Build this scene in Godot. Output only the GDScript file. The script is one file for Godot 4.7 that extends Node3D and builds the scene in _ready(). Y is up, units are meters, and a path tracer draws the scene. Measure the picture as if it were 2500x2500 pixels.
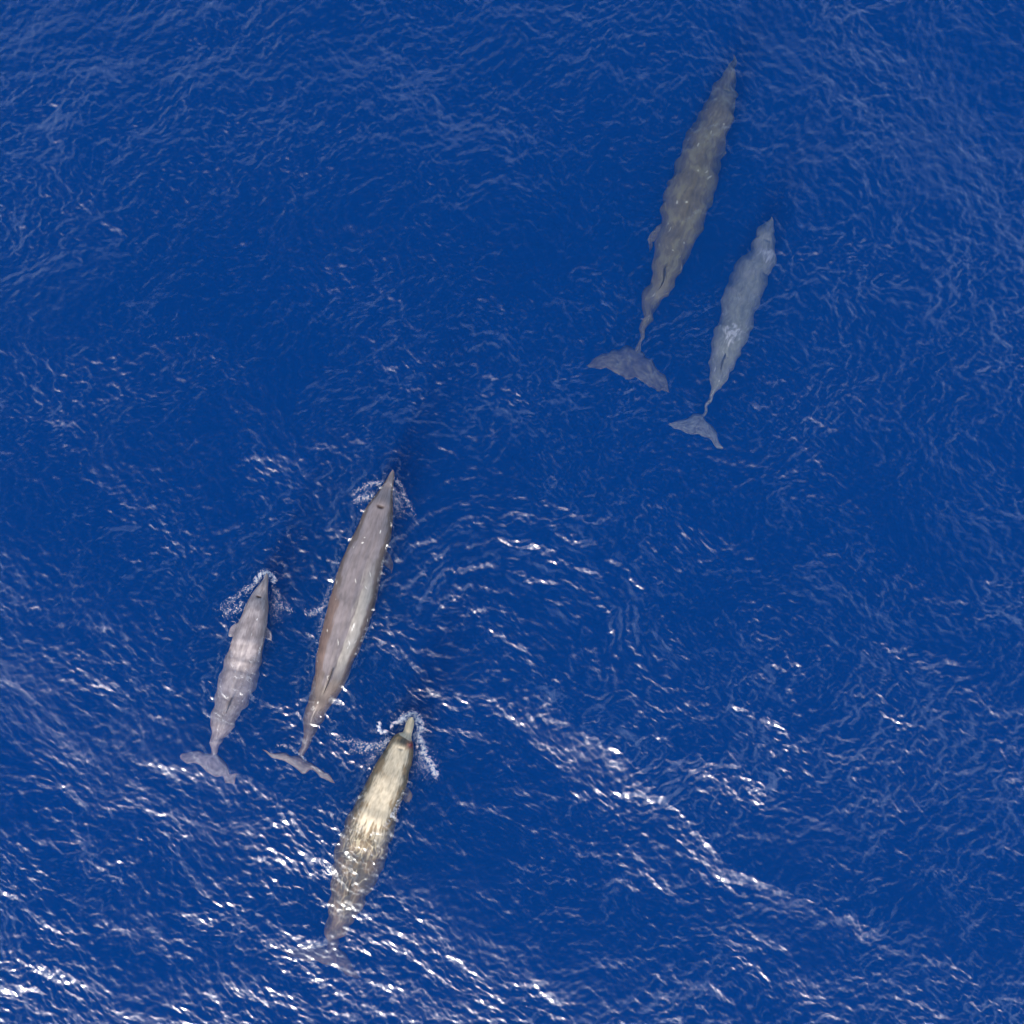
extends Node3D
# Five beaked whales at the surface of a deep blue sea, seen from a drone.
# One source pixel of the 2500 px frame is 6.2 mm at sea level.

const ALT := 22.0            # height of the camera above the sea
const SUN_AT := Vector3(-21, 25.5, 51)
const WAVE := 0.056
const SHARP := 0.020
const FINE := 0.0095
const HALF := 7.75           # half the width of sea in view

var rng := RandomNumberGenerator.new()
var nz := FastNoiseLite.new()
var sea_x := PackedFloat32Array()
var sea_grid := PackedFloat32Array()
var whales := []             # footprints, for the calm water round the backs


func _ready() -> void:
	rng.seed = 7
	# ---- camera
	var cam := Camera3D.new()
	cam.name = "camera"
	add_child(cam)
	cam.fov = rad_to_deg(2.0 * atan(HALF / ALT))
	cam.near = 0.1
	cam.far = 6000.0
	cam.transform = Transform3D(Basis(Vector3.RIGHT, -PI / 2), Vector3(0, ALT, 0))
	cam.current = true
	# ---- sky
	var sky_mat := ProceduralSkyMaterial.new()
	sky_mat.sky_top_color = lin(0.012, 0.055, 0.17)
	sky_mat.sky_horizon_color = lin(0.25, 0.38, 0.54)
	sky_mat.sky_curve = 0.30
	sky_mat.sky_energy_multiplier = 1.0
	sky_mat.ground_bottom_color = Color(0.02, 0.07, 0.2)
	sky_mat.ground_horizon_color = Color(0.3, 0.42, 0.56)
	sky_mat.sun_angle_max = 42.0
	sky_mat.sun_curve = 0.35
	sky_mat.sky_cover = cloud_cover()
	sky_mat.sky_cover_modulate = Color(1, 1, 1, 1)
	var sky := Sky.new()
	sky.sky_material = sky_mat
	var env := Environment.new()
	env.background_mode = Environment.BG_SKY
	env.sky = sky
	env.background_energy_multiplier = 1.0
	env.tonemap_mode = Environment.TONE_MAPPER_LINEAR
	env.tonemap_exposure = 2.25
	env.sdfgi_enabled = true
	env.ssao_enabled = true
	env.ssil_enabled = true
	env.volumetric_fog_enabled = true
	env.volumetric_fog_density = 0.0
	var we := WorldEnvironment.new()
	we.name = "world_environment"
	we.environment = env
	add_child(we)
	# ---- sun
	var sun := DirectionalLight3D.new()
	sun.name = "sun"
	sun.light_color = Color(1.0, 0.96, 0.90)
	sun.light_energy = 1.25
	sun.light_angular_distance = 0.55
	sun.shadow_enabled = true
	add_child(sun)
	sun.look_at_from_position(SUN_AT, Vector3.ZERO)

	build_whales()
	build_sea()
	build_foam()


# ------------------------------------------------------------------ helpers
func at(sx: float, sy: float, y := 0.0) -> Vector3:
	var k := HALF / 1250.0 * (ALT - y) / ALT
	return Vector3((sx - 1250.0) * k, y, (sy - 1250.0) * k)


func lin(r: float, g: float, b: float) -> Color:
	return Color(r, g, b).linear_to_srgb()


func noise_of(s: int, freq: float, octaves := 1, type := FastNoiseLite.TYPE_SIMPLEX_SMOOTH) -> FastNoiseLite:
	var n := FastNoiseLite.new()
	n.seed = s
	n.noise_type = type
	n.frequency = freq
	n.fractal_type = FastNoiseLite.FRACTAL_FBM if octaves > 1 else FastNoiseLite.FRACTAL_NONE
	n.fractal_octaves = octaves
	return n


func cloud_cover() -> ImageTexture:
	# scattered fair-weather clouds, the same all round
	var w := 1024
	var h := 512
	var a := noise_of(15, 1.3, 4)
	var b := noise_of(12, 0.9, 2)
	var data := PackedFloat32Array()
	data.resize(w * h * 4)
	for j in h:
		var el := (0.5 - (j + 0.5) / h) * PI
		for i in w:
			var az := (i + 0.5) / w * TAU
			var k := (j * w + i) * 4
			var v := 0.0
			var glow := 0.0
			if el > 0.0:
				var d := Vector3(cos(el) * sin(az), sin(el), -cos(el) * cos(az))
				var p := d / (d.y + 0.22)
				var c := a.get_noise_3d(p.x, p.y * 0.3, p.z) + 0.3 * b.get_noise_3d(p.x, p.y, p.z)
				# seen from below, a field of fair-weather cumulus closes up towards the horizon
				v = smoothstep(0.97, 0.60, d.y + 0.20 * c) * (0.63 + 0.6 * c)
				# moist sea air scatters sunlight forwards: a bright aureole round the sun
				var off := rad_to_deg(acos(clampf(d.dot(SUN_AT.normalized()), -1.0, 1.0)))
				glow = 9.0 * exp(-pow(off / 19.0, 1.5)) * (0.55 + 0.8 * v)
			data[k] = 0.95 * v + glow
			data[k + 1] = 1.20 * v + glow * 0.96
			data[k + 2] = 1.55 * v + glow * 0.94
			data[k + 3] = 1.0
	var im := Image.create_from_data(w, h, false, Image.FORMAT_RGBAF, data.to_byte_array())
	return ImageTexture.create_from_image(im)


func curve_at(keys: Array, t: float) -> float:
	# keys: [[t, value], ...], smooth between them
	if t <= keys[0][0]:
		return keys[0][1]
	for i in range(1, keys.size()):
		if t <= keys[i][0]:
			var f: float = (t - keys[i - 1][0]) / (keys[i][0] - keys[i - 1][0])
			f = f * f * (3.0 - 2.0 * f)
			return lerpf(keys[i - 1][1], keys[i][1], f)
	return keys[-1][1]


func spline(p: PackedVector2Array, u: float) -> Vector2:
	# Catmull-Rom through p, u in 0..1 by arc index
	var n := p.size() - 1
	var f := clampf(u, 0.0, 1.0) * n
	var i := mini(int(f), n - 1)
	return p[i].cubic_interpolate(p[i + 1], p[maxi(i - 1, 0)], p[mini(i + 2, n)], f - i)


func arc_spline(p: PackedVector2Array, count: int) -> PackedVector2Array:
	# count points at even spacing along the polyline through p
	var fine := PackedVector2Array()
	for k in 161:
		fine.append(spline(p, k / 160.0))
	var total := 0.0
	for k in 160:
		total += fine[k].distance_to(fine[k + 1])
	var out := PackedVector2Array()
	var seg := 0
	var run := 0.0
	for c in count:
		var want := total * c / (count - 1)
		while seg < 159 and run + fine[seg].distance_to(fine[seg + 1]) < want:
			run += fine[seg].distance_to(fine[seg + 1])
			seg += 1
		var l := maxf(fine[seg].distance_to(fine[seg + 1]), 1e-6)
		out.append(fine[seg].lerp(fine[seg + 1], clampf((want - run) / l, 0, 1)))
	return out


# ------------------------------------------------------------------- whales
# Each station: [x, y, half width] in zoomed pixels of a crop at `org`, `s` source pixels each.
func build_whales() -> void:
	whale({
		name = "beaked_whale", org = Vector2(1400, 100), s = 0.31056,
		label = "large olive brown beaked whale wholly under water, pale green flukes, beside the grey calf",
		st = [[1270, 125, 3], [1262, 165, 16], [1252, 210, 32], [1232, 260, 44], [1218, 300, 60], [1190, 380, 96], [1172, 480, 112], [1132, 600, 134], [1088, 700, 142], [1035, 800, 160], [1000, 900, 160],
			[975, 1000, 174], [945, 1100, 184], [910, 1200, 188], [885, 1300, 187], [858, 1400, 174], [828, 1500, 162], [785, 1600, 155], [757, 1700, 140], [725, 1800, 112], [684, 1932, 88], [622, 2010, 74], [594, 2105, 58], [572, 2210, 36], [545, 2300, 20], [515, 2360, 15], [503, 2420, 17], [494, 2470, 14]],
		back = [[0, -0.52], [0.06, -0.40], [0.2, -0.26], [0.45, -0.20], [0.7, -0.26], [0.85, -0.45], [1, -0.70]],
		fluke_y = -0.72, tip_y = -0.80, root = 0.955,
		lead = [[85, 2562], [140, 2508], [220, 2450], [360, 2412], [430, 2406], [495, 2420], [545, 2442], [612, 2512], [682, 2582], [722, 2672], [742, 2758]],
		trail = [[85, 2562], [200, 2572], [275, 2575], [335, 2622], [420, 2652], [480, 2654], [545, 2668], [580, 2700], [650, 2772], [692, 2735], [742, 2758]],
		flippers = [[[1010, 850], [1130, 790], [1190, 870], [1165, 925], [1100, 985]], [[800, 1400], [660, 1440], [592, 1560], [598, 1660], [640, 1560]]], flip_y = -0.5,
		wob = 0.018, rough = 0.60, spec = 0.2,
		kind = 1,
	})
	whale({
		name = "beaked_whale_001", org = Vector2(1400, 100), s = 0.31056,
		label = "smaller blue grey beaked whale wholly under water with white patch near its tail",
		st = [[1560, 1380, 3], [1556, 1410, 18], [1546, 1450, 38], [1512, 1520, 72], [1500, 1600, 92], [1476, 1700, 113], [1440, 1760, 124], [1402, 1810, 134], [1368, 1910, 148], [1322, 2010, 147], [1298, 2110, 136],
			[1282, 2210, 134], [1240, 2310, 134], [1202, 2410, 121], [1178, 2510, 112], [1146, 2610, 82], [1116, 2710, 42], [1092, 2780, 20], [1054, 2840, 16], [1034, 2910, 15], [1018, 2960, 13]],
		back = [[0, -0.46], [0.1, -0.40], [0.3, -0.36], [0.6, -0.30], [0.8, -0.40], [1, -0.68]],
		fluke_y = -0.70, tip_y = -0.78, root = 0.955,
		lead = [[742, 3022], [800, 2985], [870, 2970], [960, 2938], [1015, 2934], [1052, 2990], [1120, 3050], [1150, 3140], [1176, 3214]],
		trail = [[742, 3022], [800, 3050], [900, 3086], [945, 3088], [985, 3098], [1030, 3122], [1105, 3154], [1140, 3196], [1176, 3214]],
		flippers = [], flip_y = -0.6,
		wob = 0.015, rough = 0.60, spec = 0.2,
		kind = 2,
	})
	whale({
		name = "beaked_whale_002", org = Vector2(600, 1120), s = 0.2588,
		label = "longest brown beaked whale at the surface, dark blowhole and lilac grey back showing",
		st = [[1388, 104, 4], [1385, 125, 18], [1376, 160, 28], [1362, 205, 36], [1344, 255, 50], [1312, 350, 78], [1278, 450, 116], [1246, 550, 144], [1208, 700, 165], [1132, 900, 186], [1070, 1100, 205],
			[1022, 1300, 214], [962, 1500, 210], [905, 1690, 200], [852, 1846, 180], [802, 2046, 156], [722, 2246, 118], [655, 2396, 96], [612, 2546, 62], [580, 2646, 40], [548, 2730, 30], [520, 2800, 24], [508, 2850, 18]],
		back = [[0, 0.06], [0.05, 0.09], [0.12, 0.17], [0.25, 0.21], [0.45, 0.21], [0.58, 0.16], [0.7, 0.10], [0.78, 0.01], [0.88, -0.15], [1, -0.36]],
		fluke_y = -0.36, tip_y = -0.32, root = 0.95,
		lead = [[134, 2740], [230, 2766], [330, 2776], [440, 2794], [505, 2800], [566, 2826], [636, 2894], [690, 2918], [770, 2974], [848, 3058]],
		trail = [[134, 2740], [240, 2806], [330, 2846], [420, 2890], [500, 2936], [560, 2966], [608, 2934], [690, 2994], [760, 3028], [848, 3058]],
		flippers = [[[1190, 840], [1330, 880], [1382, 960], [1380, 1090], [1330, 1010]]], flip_y = -0.42,
		wob = 0.012, rough = 0.50, spec = 0.34,
		kind = 3,
	})
	whale({
		name = "beaked_whale_003", org = Vector2(400, 1370), s = 0.31056,
		label = "smallest lilac grey beaked whale with a foam ring round its beak tip",
		st = [[808, 94, 3], [806, 115, 13], [800, 150, 22], [780, 205, 40], [757, 270, 64], [737, 350, 86], [712, 450, 102], [684, 550, 117], [656, 650, 125], [632, 750, 133], [604, 850, 142], [577, 950, 142], [545, 1050, 134],
			[505, 1150, 114], [470, 1250, 94], [435, 1350, 64], [412, 1430, 42], [401, 1490, 27], [398, 1540, 22]],
		back = [[0, 0.06], [0.08, 0.11], [0.2, 0.18], [0.35, 0.17], [0.46, 0.06], [0.52, -0.02], [0.7, -0.07], [0.8, -0.07], [0.9, -0.22], [1, -0.48]],
		fluke_y = -0.50, tip_y = -0.60, root = 0.95,
		lead = [[118, 1532], [150, 1500], [235, 1488], [340, 1502], [400, 1508], [455, 1556], [500, 1622], [512, 1682], [570, 1668], [572, 1710], [545, 1762]],
		trail = [[118, 1532], [180, 1592], [255, 1602], [310, 1632], [385, 1686], [425, 1690], [450, 1694], [472, 1712], [490, 1736], [520, 1752], [545, 1762]],
		flippers = [[[700, 450], [805, 510], [848, 590], [842, 632], [800, 600]], [[660, 450], [550, 500], [508, 570], [520, 600], [575, 560]]], flip_y = -0.22,
		wob = 0.014, rough = 0.55, spec = 0.30,
		kind = 4,
	})
	whale({
		name = "beaked_whale_004", org = Vector2(650, 1700), s = 0.2588,
		label = "scarred beaked whale with cream white back and white foam round its beak",
		st = [[1376, 196, 6], [1370, 215, 26], [1356, 260, 40], [1340, 320, 42], [1326, 360, 48], [1302, 400, 92], [1281, 450, 115], [1250, 550, 140], [1208, 650, 157], [1168, 750, 177], [1130, 850, 182], [1086, 950, 190],
			[1046, 1050, 200], [1006, 1150, 220], [972, 1250, 230], [936, 1350, 237], [904, 1450, 240], [878, 1550, 236], [846, 1650, 226], [800, 1759, 200], [775, 1859, 180], [746, 1959, 155], [712, 2059, 126], [676, 2159, 100], [650, 2209, 86], [630, 2270, 76], [618, 2330, 58], [606, 2400, 36]],
		back = [[0, 0.04], [0.06, 0.08], [0.12, 0.17], [0.25, 0.20], [0.40, 0.14], [0.50, 0.03], [0.58, -0.06], [0.75, -0.14], [0.88, -0.34], [1, -0.75]],
		fluke_y = -0.80, tip_y = -0.92, root = 0.95,
		lead = [[155, 2405], [250, 2374], [400, 2350], [520, 2350], [600, 2346], [700, 2380], [780, 2470], [840, 2560], [890, 2640]],
		trail = [[155, 2405], [250, 2458], [350, 2490], [480, 2500], [590, 2548], [650, 2556], [720, 2592], [820, 2664], [890, 2640]],
		flippers = [[[1170, 800], [1330, 860], [1372, 960], [1360, 1020], [1300, 1000]]], flip_y = -0.46,
		wob = 0.016, rough = 0.55, spec = 0.30,
		kind = 5,
	})


func whale(d: Dictionary) -> void:
	var org: Vector2 = d.org
	var s: float = d.s
	var pts := PackedVector2Array()
	var wid := []
	var keys := []
	for a in d.st:
		pts.append(org + Vector2(a[0], a[1]) * s)
	# arc length of the stations
	var run := [0.0]
	for i in range(1, pts.size()):
		run.append(run[-1] + pts[i].distance_to(pts[i - 1]))
	var total: float = run[-1]
	var RINGS := 330
	var SEG := 72
	var mpp := HALF / 1250.0
	var verts := PackedVector3Array()
	var uvs := PackedVector2Array()
	var idx := PackedInt32Array()
	var centers := []
	var rings := []
	var tx := noise_of(40 + d.kind, 0.55, 2)
	# ring samples, Catmull-Rom between stations
	var samples := []
	for r in RINGS + 1:
		var t := float(r) / RINGS
		t = t * 0.75 + 0.25 * t * t          # more rings towards the beak
		var want := t * total
		var i := 0
		while i < pts.size() - 2 and run[i + 1] < want:
			i += 1
		var f := clampf((want - run[i]) / (run[i + 1] - run[i]), 0.0, 1.0)
		var i0 := maxi(i - 1, 0)
		var i3 := mini(i + 2, pts.size() - 1)
		var c := pts[i].cubic_interpolate(pts[i + 1], pts[i0], pts[i3], f)
		var w := cubic_interpolate(d.st[i][2], d.st[i + 1][2], d.st[i0][2], d.st[i3][2], f) * s * mpp
		samples.append([t, c, maxf(w, 0.004)])
	# soften the spine
	for pass_n in 6:
		var copy := samples.duplicate(true)
		for r in range(1, RINGS):
			samples[r][1] = (copy[r - 1][1] + copy[r][1] * 2.0 + copy[r + 1][1]) / 4.0
			samples[r][2] = (copy[r - 1][2] + copy[r][2] * 2.0 + copy[r + 1][2]) / 4.0
	var length := total * mpp
	for r in RINGS + 1:
		var t: float = samples[r][0]
		var c2: Vector2 = samples[r][1]
		var w: float = samples[r][2]
		var by := curve_at(d.back, t)
		# bodies are a little deeper than wide; the tail stock is tall and thin
		var hr := curve_at([[0, 0.9], [0.05, 0.95], [0.15, 1.12], [0.5, 1.12], [0.75, 1.3], [0.9, 2.0], [1.0, 0.8]], t)
		var h := minf(w * hr, w + 0.12)
		var c := at(c2.x, c2.y, by - h)
		w *= (ALT - by + h * 0.6) / ALT
		var a2: Vector2 = samples[maxi(r - 1, 0)][1]
		var b2: Vector2 = samples[mini(r + 1, RINGS)][1]
		var tan2 := (b2 - a2).normalized()
		var side := Vector3(-tan2.y, 0, tan2.x)     # to the whale's left as it swims up the frame
		if side.x > 0:
			side = -side
		if r % 12 == 0:
			whales.append([Vector2(c.x, c.z), w, by])
		for k in SEG + 1:
			var th := float(k) / SEG * TAU           # 0 is the belly, PI the back
			var sx := -sin(th)
			var sy := -cos(th)
			# superellipse, a fuller flank and a low ridge along the back
			var px := signf(sx) * pow(absf(sx), 0.92)
			var py := signf(sy) * pow(absf(sy), 0.96)
			var up := maxf(sy, 0.0)
			var ridge := exp(-pow(sx / 0.10, 2.0)) * smoothstep(0.12, 0.3, t) * (1.0 - smoothstep(0.9, 1.0, t))
			var groove := exp(-pow((absf(sx) - 0.24) / 0.09, 2.0)) * smoothstep(0.14, 0.26, t) * (1.0 - smoothstep(0.6, 0.8, t))
			var rad := 1.0 + (0.055 * ridge - 0.028 * groove) * up
			# blowhole
			var bl := Vector2((t - 0.128) * length / 0.020, (sx * w - 0.01) / 0.038)
			var dip := exp(-bl.length_squared()) * up
			# jaw arches of the old whale
			if d.kind == 5:
				for sg in [-1.0, 1.0]:
					var jb := Vector2((t - 0.088) * length / 0.05, (sx - sg * 0.62) / 0.26)
					rad += 0.30 * exp(-jb.length_squared()) * up
			var p := c + side * (-px * w * rad) + Vector3(0, py * h * rad - dip * 0.010, 0)
			verts.append(p)
			uvs.append(Vector2(t, th / TAU))
	for r in RINGS:
		for k in SEG:
			var a := r * (SEG + 1) + k
			var b := a + SEG + 1
			idx.append_array([a, a + 1, b, a + 1, b + 1, b])
	# close the ends
	for e in [0, RINGS]:
		var m := Vector3.ZERO
		for k in SEG:
			m += verts[e * (SEG + 1) + k]
		verts.append(m / SEG)
		uvs.append(Vector2(float(e) / RINGS, 0.5))
		var ci := verts.size() - 1
		for k in SEG:
			var a: int = e * (SEG + 1) + k
			idx.append_array([ci, a + 1, a] if e == 0 else [ci, a, a + 1])
	# flukes, flippers and the small hooked dorsal fin grow out of the same skin
	var lead := PackedVector2Array()
	var trail := PackedVector2Array()
	for a in d.lead:
		lead.append(org + Vector2(a[0], a[1]) * s)
	for a in d.trail:
		trail.append(org + Vector2(a[0], a[1]) * s)
	blade(verts, uvs, idx, lead, trail, d.fluke_y, d.tip_y, 0.05, d.wob, 0.955)
	for fl in d.flippers:
		var q := PackedVector2Array()
		for a in fl:
			q.append(org + Vector2(a[0], a[1]) * s)
		blade(verts, uvs, idx, PackedVector2Array([q[0], q[1], q[2], q[3]]), PackedVector2Array([q[0], q[4], q[4].lerp(q[3], 0.5), q[3]]), d.flip_y, d.flip_y - 0.08, 0.035, d.wob, 0.90)
	dorsal(verts, uvs, idx, samples, d, RINGS)
	var am := smooth_mesh(verts, uvs, idx, d.wob)
	var o := MeshInstance3D.new()
	o.name = d.name
	o.mesh = am
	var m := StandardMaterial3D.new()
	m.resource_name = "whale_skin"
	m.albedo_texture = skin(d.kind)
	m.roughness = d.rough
	m.metallic_specular = d.spec
	o.material_override = m
	o.set_meta("label", d.label)
	o.set_meta("category", "whale")
	o.set_meta("group", "beaked whales swimming together")
	add_child(o, true)


func refraction_wobble(p: Vector3, wob: float) -> Vector3:
	# wavering refraction through the waves, put into the shape of submerged parts
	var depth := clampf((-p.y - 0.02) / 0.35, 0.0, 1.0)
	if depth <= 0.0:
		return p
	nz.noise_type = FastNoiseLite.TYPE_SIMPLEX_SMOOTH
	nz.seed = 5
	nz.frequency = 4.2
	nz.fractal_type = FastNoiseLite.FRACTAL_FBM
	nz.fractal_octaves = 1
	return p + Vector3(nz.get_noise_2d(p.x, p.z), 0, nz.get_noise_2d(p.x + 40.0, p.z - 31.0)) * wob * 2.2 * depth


func blade(verts: PackedVector3Array, uvs: PackedVector2Array, idx: PackedInt32Array, lead: PackedVector2Array, trail: PackedVector2Array, y0: float, y1: float, thick: float, wob: float, u0: float) -> void:
	# a fin between its leading and its trailing edge, lens-shaped in section
	var N := 72
	var M := 14
	var a := arc_spline(lead, N + 1)
	var b := arc_spline(trail, N + 1)
	var base := verts.size()
	for n in N + 1:
		var span := absf(2.0 * n / N - 1.0)
		if u0 < 0.95:
			span = float(n) / N
		var y := lerpf(y0, y1, span * span)
		var th := thick * (1.0 - 0.85 * span)
		for k in 2 * M:
			var f := float(k) / M
			var low := f > 1.0
			if low:
				f = 2.0 - f
			var q := a[n].lerp(b[n], f)
			var prof := sqrt(maxf(f, 0.0)) * (1.0 - f) * 1.9
			var p := at(q.x, q.y, y + th * prof * (-0.6 if low else 1.0) - 0.03 * f)
			verts.append(p)
			uvs.append(Vector2(lerpf(u0 + 0.002, u0 + 0.042, f), 0.3 + 0.4 * n / N))
	for n in N:
		for k in 2 * M:
			var k2 := (k + 1) % (2 * M)
			var p0 := base + n * 2 * M + k
			var p1 := base + n * 2 * M + k2
			var q0 := p0 + 2 * M
			var q1 := p1 + 2 * M
			idx.append_array([p0, q0, p1, p1, q0, q1])


func dorsal(verts: PackedVector3Array, uvs: PackedVector2Array, idx: PackedInt32Array, samples: Array, d: Dictionary, RINGS: int) -> void:
	# set two thirds of the way back: a thin hooked fin
	var r0 := 0
	var r1 := 0
	for r in RINGS + 1:
		if samples[r][0] < 0.665:
			r0 = r
		if samples[r][0] < 0.765:
			r1 = r
	var base := verts.size()
	var n := r1 - r0
	for j in 7:
		var v := j / 6.0
		for i in n + 1:
			var f := float(i) / n
			var fr := lerpf(f, 0.75 + 0.35 * f, v)          # swept back
			var rr := r0 + fr * n
			var ra := clampi(int(rr), 0, RINGS - 1)
			var c2: Vector2 = samples[ra][1].lerp(samples[ra + 1][1], rr - int(rr))
			var t: float = lerpf(samples[ra][0], samples[ra + 1][0], rr - int(rr))
			var tan2: Vector2 = (samples[ra + 1][1] - samples[maxi(ra - 2, 0)][1]).normalized()
			var by := curve_at(d.back, t)
			var half := 0.016 * sin(PI * clampf(f, 0.02, 0.98)) * (1.0 - v * 0.9)
			for sg in [-1.0, 1.0]:
				var p := at(c2.x, c2.y, by - 0.02 + (0.10 if d.kind < 3 else 0.17) * v)
				p += Vector3(-tan2.y, 0, tan2.x) * half * sg
				verts.append(p)
				uvs.append(Vector2(0.875, 0.5))
	var row := (n + 1) * 2
	for j in 6:
		for i in n:
			for sg in 2:
				var p0 := base + j * row + i * 2 + sg
				var p1 := p0 + 2
				var q0 := p0 + row
				var q1 := p1 + row
				if sg == 0:
					idx.append_array([p0, p1, q0, p1, q1, q0])
				else:
					idx.append_array([p0, q0, p1, p1, q0, q1])


func smooth_mesh(verts: PackedVector3Array, uvs: PackedVector2Array, idx: PackedInt32Array, wob: float) -> ArrayMesh:
	var nrm := PackedVector3Array()
	nrm.resize(verts.size())
	for k in range(0, idx.size(), 3):
		var a := idx[k]
		var b := idx[k + 1]
		var c := idx[k + 2]
		var g := (verts[c] - verts[a]).cross(verts[b] - verts[a])
		nrm[a] += g
		nrm[b] += g
		nrm[c] += g
	for k in nrm.size():
		nrm[k] = nrm[k].normalized() if nrm[k].length_squared() > 1e-18 else Vector3.UP
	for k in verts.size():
		verts[k] = refraction_wobble(verts[k], wob)
	var arr := []
	arr.resize(Mesh.ARRAY_MAX)
	arr[Mesh.ARRAY_VERTEX] = verts
	arr[Mesh.ARRAY_NORMAL] = nrm
	arr[Mesh.ARRAY_TEX_UV] = uvs
	arr[Mesh.ARRAY_INDEX] = idx
	var m := ArrayMesh.new()
	m.add_surface_from_arrays(Mesh.PRIMITIVE_TRIANGLES, arr)
	return m


# skin pigment: u runs from beak (0) to tail (1), v round the body, 0.5 on the back, above 0.5 on the right flank
func skin(kind: int) -> ImageTexture:
	var W := 1024
	var H := 256
	var coarse := noise_of(100 + kind, 0.012, 3)
	var fine := noise_of(130 + kind, 0.06, 3)
	var buf := PackedFloat32Array()
	buf.resize(W * H * 3)
	for j in H:
		var v := (j + 0.5) / H
		var side := (v - 0.5) * 2.0            # -0.5..0.5 is what one sees from above
		var as_ := absf(side)
		for i in W:
			var u := (i + 0.5) / W
			var c := coarse.get_noise_2d(i, j * 2.0)
			var f := fine.get_noise_2d(i * 0.5, j * 2.0)
			var st := fine.get_noise_2d(i * 0.22, j * 3.0)     # drawn out along the body
			var col := Vector3.ZERO
			match kind:
				1:
					col = Vector3(0.050, 0.045, 0.026)
					col = col.lerp(Vector3(0.060, 0.056, 0.030), smoothstep(-0.05, 0.25, c + 0.5 * f) * 0.8)
				2:
					col = Vector3(0.080, 0.086, 0.072)
					col = col.lerp(Vector3(0.074, 0.078, 0.070), smoothstep(0.0, 0.4, c))
					col = col.lerp(Vector3(0.165, 0.170, 0.174), clampf(1.4 - Vector2((u - 0.60) / 0.035, (side + 0.03) / 0.10).length() + 1.3 * f, 0.0, 1.0))
					col = col.lerp(Vector3(0.144, 0.150, 0.150), clampf(1.2 - Vector2((u - 0.19) / 0.025, (side - 0.1) / 0.15).length() + f, 0.0, 1.0) * 0.8)
				3:
					col = Vector3(0.058, 0.043, 0.037)
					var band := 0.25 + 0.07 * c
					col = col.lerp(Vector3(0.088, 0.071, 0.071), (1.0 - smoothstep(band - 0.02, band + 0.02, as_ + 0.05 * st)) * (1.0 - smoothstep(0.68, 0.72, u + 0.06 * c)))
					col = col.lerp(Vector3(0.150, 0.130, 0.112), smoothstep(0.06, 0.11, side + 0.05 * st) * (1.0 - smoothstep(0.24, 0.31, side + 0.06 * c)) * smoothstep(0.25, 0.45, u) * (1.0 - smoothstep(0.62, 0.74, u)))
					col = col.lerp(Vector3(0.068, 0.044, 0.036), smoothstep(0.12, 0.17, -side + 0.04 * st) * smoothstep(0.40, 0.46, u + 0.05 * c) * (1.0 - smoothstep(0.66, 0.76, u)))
				4:
					col = Vector3(0.098, 0.081, 0.083)
					col = col.lerp(Vector3(0.118, 0.100, 0.101), smoothstep(-0.2, 0.35, c + 0.4 * st))
				5:
					col = Vector3(0.050, 0.041, 0.028)
					col = col.lerp(Vector3(0.078, 0.054, 0.030), smoothstep(-0.15, 0.30, c + 0.5 * f))
					var cream := 1.0 - smoothstep(0.14, 0.28, as_ + 0.14 * c + 0.05 * st)
					cream *= smoothstep(0.10, 0.13, u) * (1.0 - smoothstep(0.44, 0.51, u + 0.10 * st + 0.05 * c))
					cream *= 1.0 - 0.75 * exp(-pow((u - 0.235) / 0.02, 2.0)) * smoothstep(-0.1, 0.3, -side + 0.4 * c)
					cream *= clampf(0.97 - 0.9 * maxf(0.0, st), 0.0, 1.0)
					col = col.lerp(Vector3(0.235, 0.196, 0.140), clampf(cream, 0, 1))
					col = col.lerp(Vector3(0.200, 0.165, 0.105), smoothstep(0.12, 0.45, st) * smoothstep(0.47, 0.5, u) * (1.0 - smoothstep(0.52, 0.62, u + 0.06 * c)) * (1.0 - smoothstep(0.25, 0.4, as_)))
					if u < 0.085:
						col = Vector3(0.205, 0.168, 0.115)
					col = col.lerp(Vector3(0.090, 0.014, 0.016), exp(-Vector2((u - 0.100) / 0.016, (side - 0.30) / 0.15).length_squared()))
			if u > 0.952:
				col *= 1.0 + 0.7 * fine.get_noise_2d(i * 2.2, j * 1.6)
			# blowhole: the dark of its opening painted in over a shallow dip
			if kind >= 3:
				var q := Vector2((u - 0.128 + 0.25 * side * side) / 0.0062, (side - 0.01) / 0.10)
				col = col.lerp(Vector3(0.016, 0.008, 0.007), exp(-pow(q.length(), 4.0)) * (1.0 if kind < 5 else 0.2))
			col *= 1.0 + 0.28 * c + 0.22 * f + 0.18 * st
			var k := (j * W + i) * 3
			buf[k] = col.x
			buf[k + 1] = col.y
			buf[k + 2] = col.z
	# tooth rakes and bites
	var r := RandomNumberGenerator.new()
	r.seed = 900 + kind
	var many: int = [0, 26, 8, 26, 10, 75][kind]
	var tone: Vector3 = [Vector3.ZERO, Vector3(0.16, 0.16, 0.13), Vector3(0.24, 0.25, 0.25), Vector3(0.36, 0.33, 0.29), Vector3(0.27, 0.26, 0.26), Vector3(0.25, 0.21, 0.14)][kind]
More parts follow.
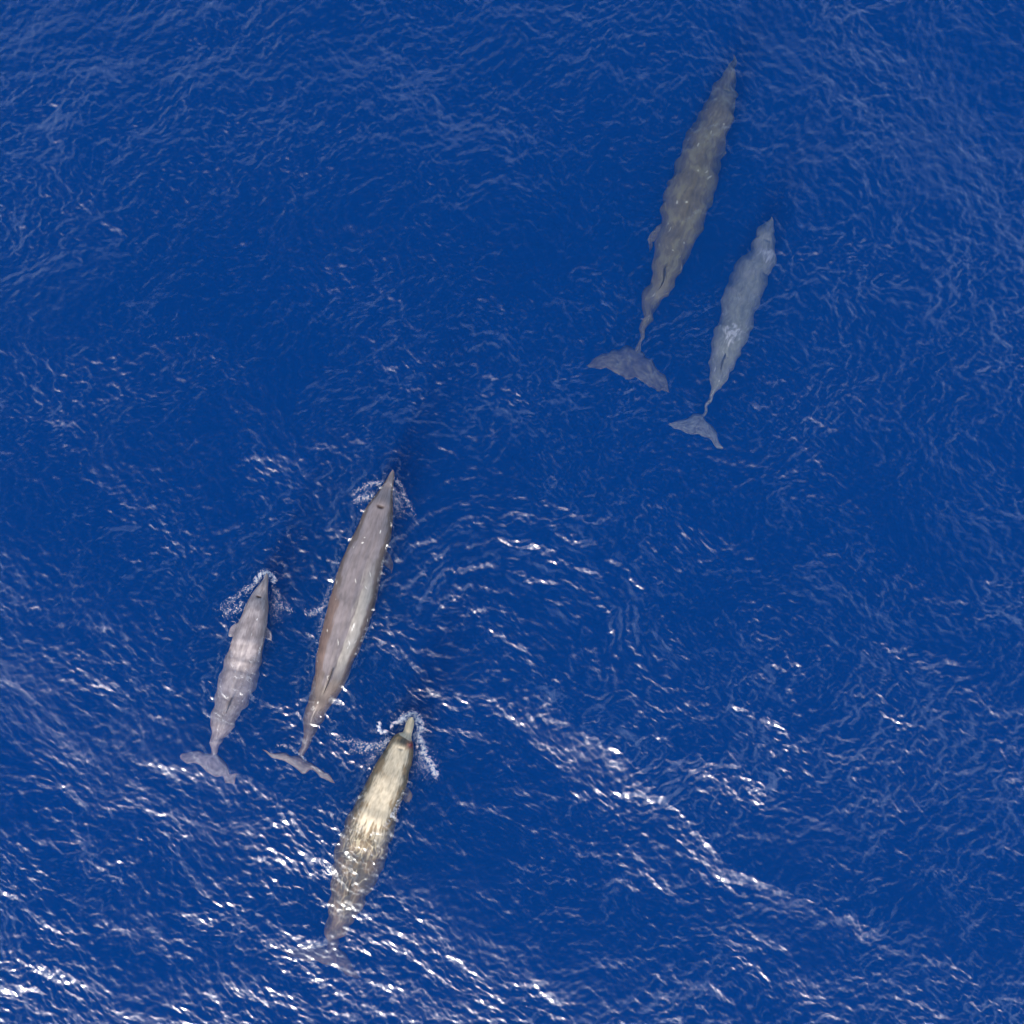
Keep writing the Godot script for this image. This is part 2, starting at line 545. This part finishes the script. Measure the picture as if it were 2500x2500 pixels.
	for n in many:
		var x := r.randf_range(0.16, 0.90) * W
		var y := (0.5 + r.randfn(0.0, 0.11)) * H
		if kind == 5:
			x = r.randf_range(0.42, 0.84) * W
			y = (0.5 + r.randfn(-0.02, 0.10)) * H
		var dir := r.randfn(0.0, 0.30)
		var len := int(r.randf_range(5, 24) if kind != 5 else r.randf_range(14, 75))
		var turn := r.randfn(0.0, 0.02)
		var w := 1 if kind == 5 else r.randi_range(1, 3)
		for q in len:
			x += cos(dir)
			y += sin(dir) * 0.5
			dir += turn + r.randfn(0.0, 0.10)
			var str := sin(PI * (q + 0.5) / len) * 0.9
			for e in w:
				var xi := int(x)
				var yi := int(y) + e
				if xi >= 0 and xi < W and yi >= 0 and yi < H:
					var k := (yi * W + xi) * 3
					buf[k] = lerpf(buf[k], tone.x, str)
					buf[k + 1] = lerpf(buf[k + 1], tone.y, str)
					buf[k + 2] = lerpf(buf[k + 2], tone.z, str)
	var im := Image.create_from_data(W, H, false, Image.FORMAT_RGBF, buf.to_byte_array())
	return ImageTexture.create_from_image(im)


# ---------------------------------------------------------------------- sea
func axis() -> PackedFloat32Array:
	# fine cells where one looks, growing towards the horizon
	var inner := 9.4
	var n := 1000
	var out := PackedFloat32Array()
	var far := PackedFloat32Array()
	var x := inner
	var step := 2.0 * inner / n
	while x < 4200.0:
		step *= 1.18
		x += step
		far.append(x)
	for k in range(far.size() - 1, -1, -1):
		out.append(-far[k])
	for k in n + 1:
		out.append(-inner + 2.0 * inner * k / n)
	out.append_array(far)
	return out


func build_sea() -> void:
	var xs := axis()
	var n := xs.size()
	var verts := PackedVector3Array()
	verts.resize(n * n)
	var nrm := PackedVector3Array()
	nrm.resize(n * n)
	var hs := PackedFloat32Array()
	hs.resize(n * n)
	# layers of wind waves
	var swell := noise_of(1, 0.20)
	var wa := noise_of(2, 0.80, 5)
	wa.fractal_gain = 0.56
	wa.fractal_lacunarity = 2.15
	var wb := noise_of(3, 0.80, 5)
	wb.fractal_gain = 0.56
	wb.fractal_lacunarity = 2.15
	var fine := noise_of(4, 5.5, 2)
	fine.fractal_gain = 0.6
	var warp := noise_of(8, 0.5)
	var calm := noise_of(9, 0.25, 2)
	var ca := cos(-0.50)
	var sa := sin(-0.50)
	var cb := cos(0.42)
	var sb := sin(0.42)
	var ring_c := at(1240, 1640)
	# crest lines of the steep waves in the lower right
	var crests := [
		[at(1330, 1690), at(1420, 1775), at(1540, 1850), at(1640, 1960), at(1780, 2110), at(1960, 2190), at(2160, 2270)],
		[at(1460, 1770), at(1580, 1830), at(1700, 1880), at(1860, 1905)],
	]
	for j in n:
		var z := xs[j]
		var zin := absf(z) < 30.0
		for i in n:
			var x := xs[i]
			var h := 0.0
			if zin and absf(x) < 30.0:
				var wx := warp.get_noise_2d(x, z) * 0.12
				var wz := warp.get_noise_2d(x + 50.0, z) * 0.12
				var gust := 1.12 + 0.6 * calm.get_noise_2d(x, z)
				# crests run up to the right above, down to the right below
				var low := smoothstep(-2.5, 3.5, z + 0.25 * x)
				var ua := (x + wx) * ca + (z + wz) * sa
				var va := -(x + wx) * sa + (z + wz) * ca
				var ub := (x + wx) * cb + (z + wz) * sb
				var vb := -(x + wx) * sb + (z + wz) * cb
				var ra := wa.get_noise_2d(ua * 0.58, va)
				var rb := wb.get_noise_2d(ub * 0.58, vb)
				h += 0.110 * swell.get_noise_2d(ub * 0.7, vb)
				h += WAVE * (ra * (0.75 - 0.35 * low) + rb * (0.35 + 0.6 * low)) * gust
				h += SHARP * (0.4 - absf(rb)) * (0.4 + 0.6 * low) + SHARP * 0.6 * (0.4 - absf(ra)) * (1.0 - 0.6 * low)
				h += FINE * fine.get_noise_2d(ua * 0.9, va) * gust
				# ripples spreading from the last dive
				var dx := x - ring_c.x
				var dz := z - ring_c.z
				var rad := sqrt(dx * dx + dz * dz)
				if rad < 4.0:
					h += 0.0170 * sin(rad * 19.0 + 20.0 * wx + 5.0 * ra) * (0.5 + 1.6 * absf(rb)) * exp(-pow((rad - 1.9) / 1.0, 2.0)) * smoothstep(-0.6, 0.8, (dx * 0.4 - dz) / maxf(rad, 0.01))
				for cr in crests:
					var best := 99.0
					for q in cr.size() - 1:
						var g := Geometry2D.get_closest_point_to_segment(Vector2(x + wx * 0.3, z + wz * 0.3), Vector2(cr[q].x, cr[q].z), Vector2(cr[q + 1].x, cr[q + 1].z))
						best = minf(best, g.distance_to(Vector2(x + wx * 0.3, z + wz * 0.3)))
					if best < 1.2:
						h += 0.068 * exp(-best / 0.28) * (0.6 + 1.5 * absf(ra))
			hs[j * n + i] = h
	sea_x = xs
	sea_grid = hs
	# wash along the backs that break the surface
	var near := {}
	var step := 18.8 / 1000.0
	var first := (n - 1001) / 2
	for wv in whales:
		var c: Vector2 = wv[0]
		if wv[2] < -0.06:
			continue
		var reach: float = wv[1] + 0.7
		var i0 := int((c.x - reach + 9.4) / step) + first
		var j0 := int((c.y - reach + 9.4) / step) + first
		var cnt := int(2.0 * reach / step) + 1
		for j in range(j0, j0 + cnt):
			for i in range(i0, i0 + cnt):
				var dd: float = Vector2(xs[i], xs[j]).distance_to(c) - wv[1]
				if dd < 0.7:
					var k := j * n + i
					near[k] = minf(near.get(k, 9.0), dd)
	for k in near:
		var dd: float = maxf(near[k], -0.1)
		var rag := wa.get_noise_2d(verts_x(xs, k, n) * 3.0, verts_z(xs, k, n) * 3.0)
		hs[k] += (0.013 * sin(dd * 24.0 + 5.0 * rag) * exp(-maxf(dd, 0.0) / 0.25) + 0.011 * exp(-pow(dd / 0.09, 2.0)) * (0.5 + rag)) * smoothstep(0.7, 0.4, dd)
	sea_grid = hs
	for j in n:
		var jm := maxi(j - 1, 0)
		var jp := mini(j + 1, n - 1)
		for i in n:
			var im := maxi(i - 1, 0)
			var ip := mini(i + 1, n - 1)
			var k := j * n + i
			verts[k] = Vector3(xs[i], hs[k], xs[j])
			nrm[k] = Vector3(-(hs[j * n + ip] - hs[j * n + im]) / (xs[ip] - xs[im]), 1.0, -(hs[jp * n + i] - hs[jm * n + i]) / (xs[jp] - xs[jm])).normalized()
	var idx := PackedInt32Array()
	idx.resize((n - 1) * (n - 1) * 6)
	var q := 0
	for j in n - 1:
		for i in n - 1:
			var a := j * n + i
			idx[q] = a
			idx[q + 1] = a + 1
			idx[q + 2] = a + n + 1
			idx[q + 3] = a
			idx[q + 4] = a + n + 1
			idx[q + 5] = a + n
			q += 6
	var arr := []
	arr.resize(Mesh.ARRAY_MAX)
	arr[Mesh.ARRAY_VERTEX] = verts
	arr[Mesh.ARRAY_NORMAL] = nrm
	arr[Mesh.ARRAY_INDEX] = idx
	var am := ArrayMesh.new()
	am.add_surface_from_arrays(Mesh.PRIMITIVE_TRIANGLES, arr)
	var m := StandardMaterial3D.new()
	m.resource_name = "sea_surface"
	var c := lin(0.0, 0.03, 0.12)
	c.a = 0.0
	m.albedo_color = c
	m.transparency = BaseMaterial3D.TRANSPARENCY_ALPHA
	m.roughness = 0.18
	m.metallic_specular = 0.42
	var o := MeshInstance3D.new()
	o.name = "sea_surface"
	o.mesh = am
	o.material_override = m
	o.set_meta("kind", "structure")
	o.set_meta("label", "rippled deep blue sea surface mirroring bright clouds")
	o.set_meta("category", "sea")
	add_child(o)
	# the water itself: clear, deep and blue
	var fog := FogVolume.new()
	fog.name = "sea_water"
	fog.shape = RenderingServer.FOG_VOLUME_SHAPE_BOX
	fog.size = Vector3(900, 40, 900)
	fog.position = Vector3(0, -20.0, 0)
	var fm := FogMaterial.new()
	fm.density = 0.52
	fm.albedo = lin(0.0, 0.076, 0.385)
	fog.material = fm
	fog.set_meta("kind", "structure")
	fog.set_meta("label", "deep clear blue water under the sea surface")
	fog.set_meta("category", "sea")
	add_child(fog)


# --------------------------------------------------------------------- foam
func verts_x(xs: PackedFloat32Array, k: int, n: int) -> float:
	return xs[k % n]


func verts_z(xs: PackedFloat32Array, k: int, n: int) -> float:
	return xs[k / n]


func sea_height(x: float, z: float) -> float:
	var n := sea_x.size()
	var first := (n - 1001) / 2
	var step := 18.8 / 1000.0
	var i := clampi(int(round((x + 9.4) / step)) + first, 0, n - 1)
	var j := clampi(int(round((z + 9.4) / step)) + first, 0, n - 1)
	return sea_grid[j * n + i]


func build_foam() -> void:
	var blob := SphereMesh.new()
	blob.radial_segments = 8
	blob.rings = 4
	blob.radius = 1.0
	blob.height = 2.0
	var m := StandardMaterial3D.new()
	m.resource_name = "foam_white"
	m.albedo_color = lin(0.30, 0.31, 0.34)
	m.roughness = 0.8
	# strokes: [points, half width, specks per metre, smallest, largest], points and widths in crop pixels
	foam("foam", "white foam ring and bow streaks round the smallest whale's beak", blob, m, Vector2(400, 1370), 0.31056, [
		[[[722, 178], [738, 132], [765, 108], [805, 90], [846, 120], [862, 168]], 12, 480, 0.005, 0.016],
		[[[850, 195], [885, 250], [915, 300]], 8, 200, 0.004, 0.010],
		[[[860, 320], [930, 360], [1005, 395]], 16, 210, 0.004, 0.012],
		[[[840, 240], [870, 350], [900, 460]], 26, 180, 0.003, 0.008],
		[[[705, 195], [640, 232], [540, 300], [450, 375]], 14, 300, 0.004, 0.014],
		[[[645, 345], [560, 380], [480, 410]], 20, 280, 0.004, 0.015],
		[[[780, 560], [768, 640], [745, 730]], 5, 150, 0.003, 0.008],
	])
	foam("foam_001", "thin white bow streaks and bubbles along the longest brown whale", blob, m, Vector2(600, 1120), 0.2588, [
		[[[1300, 228], [1190, 235], [1100, 280], [1000, 345]], 15, 300, 0.004, 0.013],
		[[[1215, 340], [1120, 362], [1040, 400]], 20, 340, 0.004, 0.014],
		[[[1415, 190], [1470, 260], [1500, 350], [1545, 420], [1600, 560]], 12, 240, 0.003, 0.010],
		[[[1420, 330], [1450, 420], [1480, 500]], 36, 420, 0.003, 0.008],
		[[[815, 1140], [762, 1350], [712, 1560], [690, 1750], [680, 1950]], 13, 210, 0.003, 0.010],
		[[[1300, 940], [1230, 1150], [1180, 1300], [1140, 1460], [1110, 1640]], 20, 260, 0.003, 0.010],
		[[[760, 950], [800, 970], [880, 985]], 6, 160, 0.003, 0.008],
		[[[560, 1445], [640, 1460], [740, 1380]], 14, 260, 0.004, 0.012],
		[[[300, 2700], [420, 2720], [560, 2840]], 9, 120, 0.004, 0.010],
	])
	foam("foam_002", "thick white splash round the scarred cream whale's beak with trailing foam", blob, m, Vector2(650, 1700), 0.2588, [
		[[[1262, 242], [1310, 205], [1385, 170], [1422, 212], [1450, 255], [1456, 330], [1405, 378]], 19, 760, 0.004, 0.018],
		[[[1300, 225], [1345, 215], [1395, 235]], 24, 560, 0.004, 0.016],
		[[[1178, 300], [1192, 265], [1262, 240]], 8, 500, 0.005, 0.014],
		[[[1072, 250], [1056, 310], [1095, 340], [1140, 328]], 9, 500, 0.005, 0.016],
		[[[1392, 385], [1445, 405], [1482, 470], [1500, 560], [1560, 650], [1610, 760]], 16, 560, 0.004, 0.015],
		[[[1420, 440], [1470, 580], [1530, 730]], 48, 620, 0.003, 0.009],
		[[[1170, 412], [1080, 460], [940, 500], [780, 510]], 22, 420, 0.004, 0.015],
		[[[1100, 500], [1020, 560], [930, 660]], 30, 260, 0.003, 0.008],
		[[[1000, 460], [880, 450], [740, 420], [620, 405]], 17, 260, 0.004, 0.014],
		[[[1268, 880], [1232, 1000], [1180, 1120], [1100, 1180]], 17, 520, 0.003, 0.011],
	])


func foam(called: String, label: String, mesh: Mesh, m: Material, org: Vector2, s: float, strokes: Array) -> void:
	var clump := noise_of(77, 14.0, 3)
	var places := []
	for st in strokes:
		var line := PackedVector2Array()
		for a in st[0]:
			line.append(org + Vector2(a[0], a[1]) * s)
		var even := arc_spline(line, 60)
		var length := 0.0
		for k in 59:
			length += even[k].distance_to(even[k + 1]) * HALF / 1250.0
		for k in int(length * st[2] * 6.5):
			var f := rng.randf() * 58.99
			var q := even[int(f)].lerp(even[int(f) + 1], f - int(f))
			q += Vector2(rng.randfn(0, 1), rng.randfn(0, 1)) * st[1] * s * 1.05
			if rng.randf() < f / 58.0 * 0.75 and st[0].size() > 3 and st[2] < 450:
				continue
			var p := at(q.x, q.y)
			if clump.get_noise_2d(p.x, p.z) < rng.randf_range(-0.5, 0.3):
				continue
			p.y = sea_height(p.x, p.z) + 0.002
			var r: float = 0.36 * st[3] * pow(st[4] / st[3], pow(rng.randf(), 2.2))
			var b := Basis(Vector3.UP, rng.randf() * TAU).scaled(Vector3(r * rng.randf_range(0.8, 1.9), r * 0.5, r))
			places.append(Transform3D(b, p))
	var mm := MultiMesh.new()
	mm.transform_format = MultiMesh.TRANSFORM_3D
	mm.mesh = mesh
	mm.instance_count = places.size()
	for k in places.size():
		mm.set_instance_transform(k, places[k])
	var o := MultiMeshInstance3D.new()
	o.name = called
	o.multimesh = mm
	o.material_override = m
	o.set_meta("kind", "stuff")
	o.set_meta("label", label)
	o.set_meta("category", "foam")
	o.set_meta("group", "foam round the surfacing whales")
	add_child(o, true)
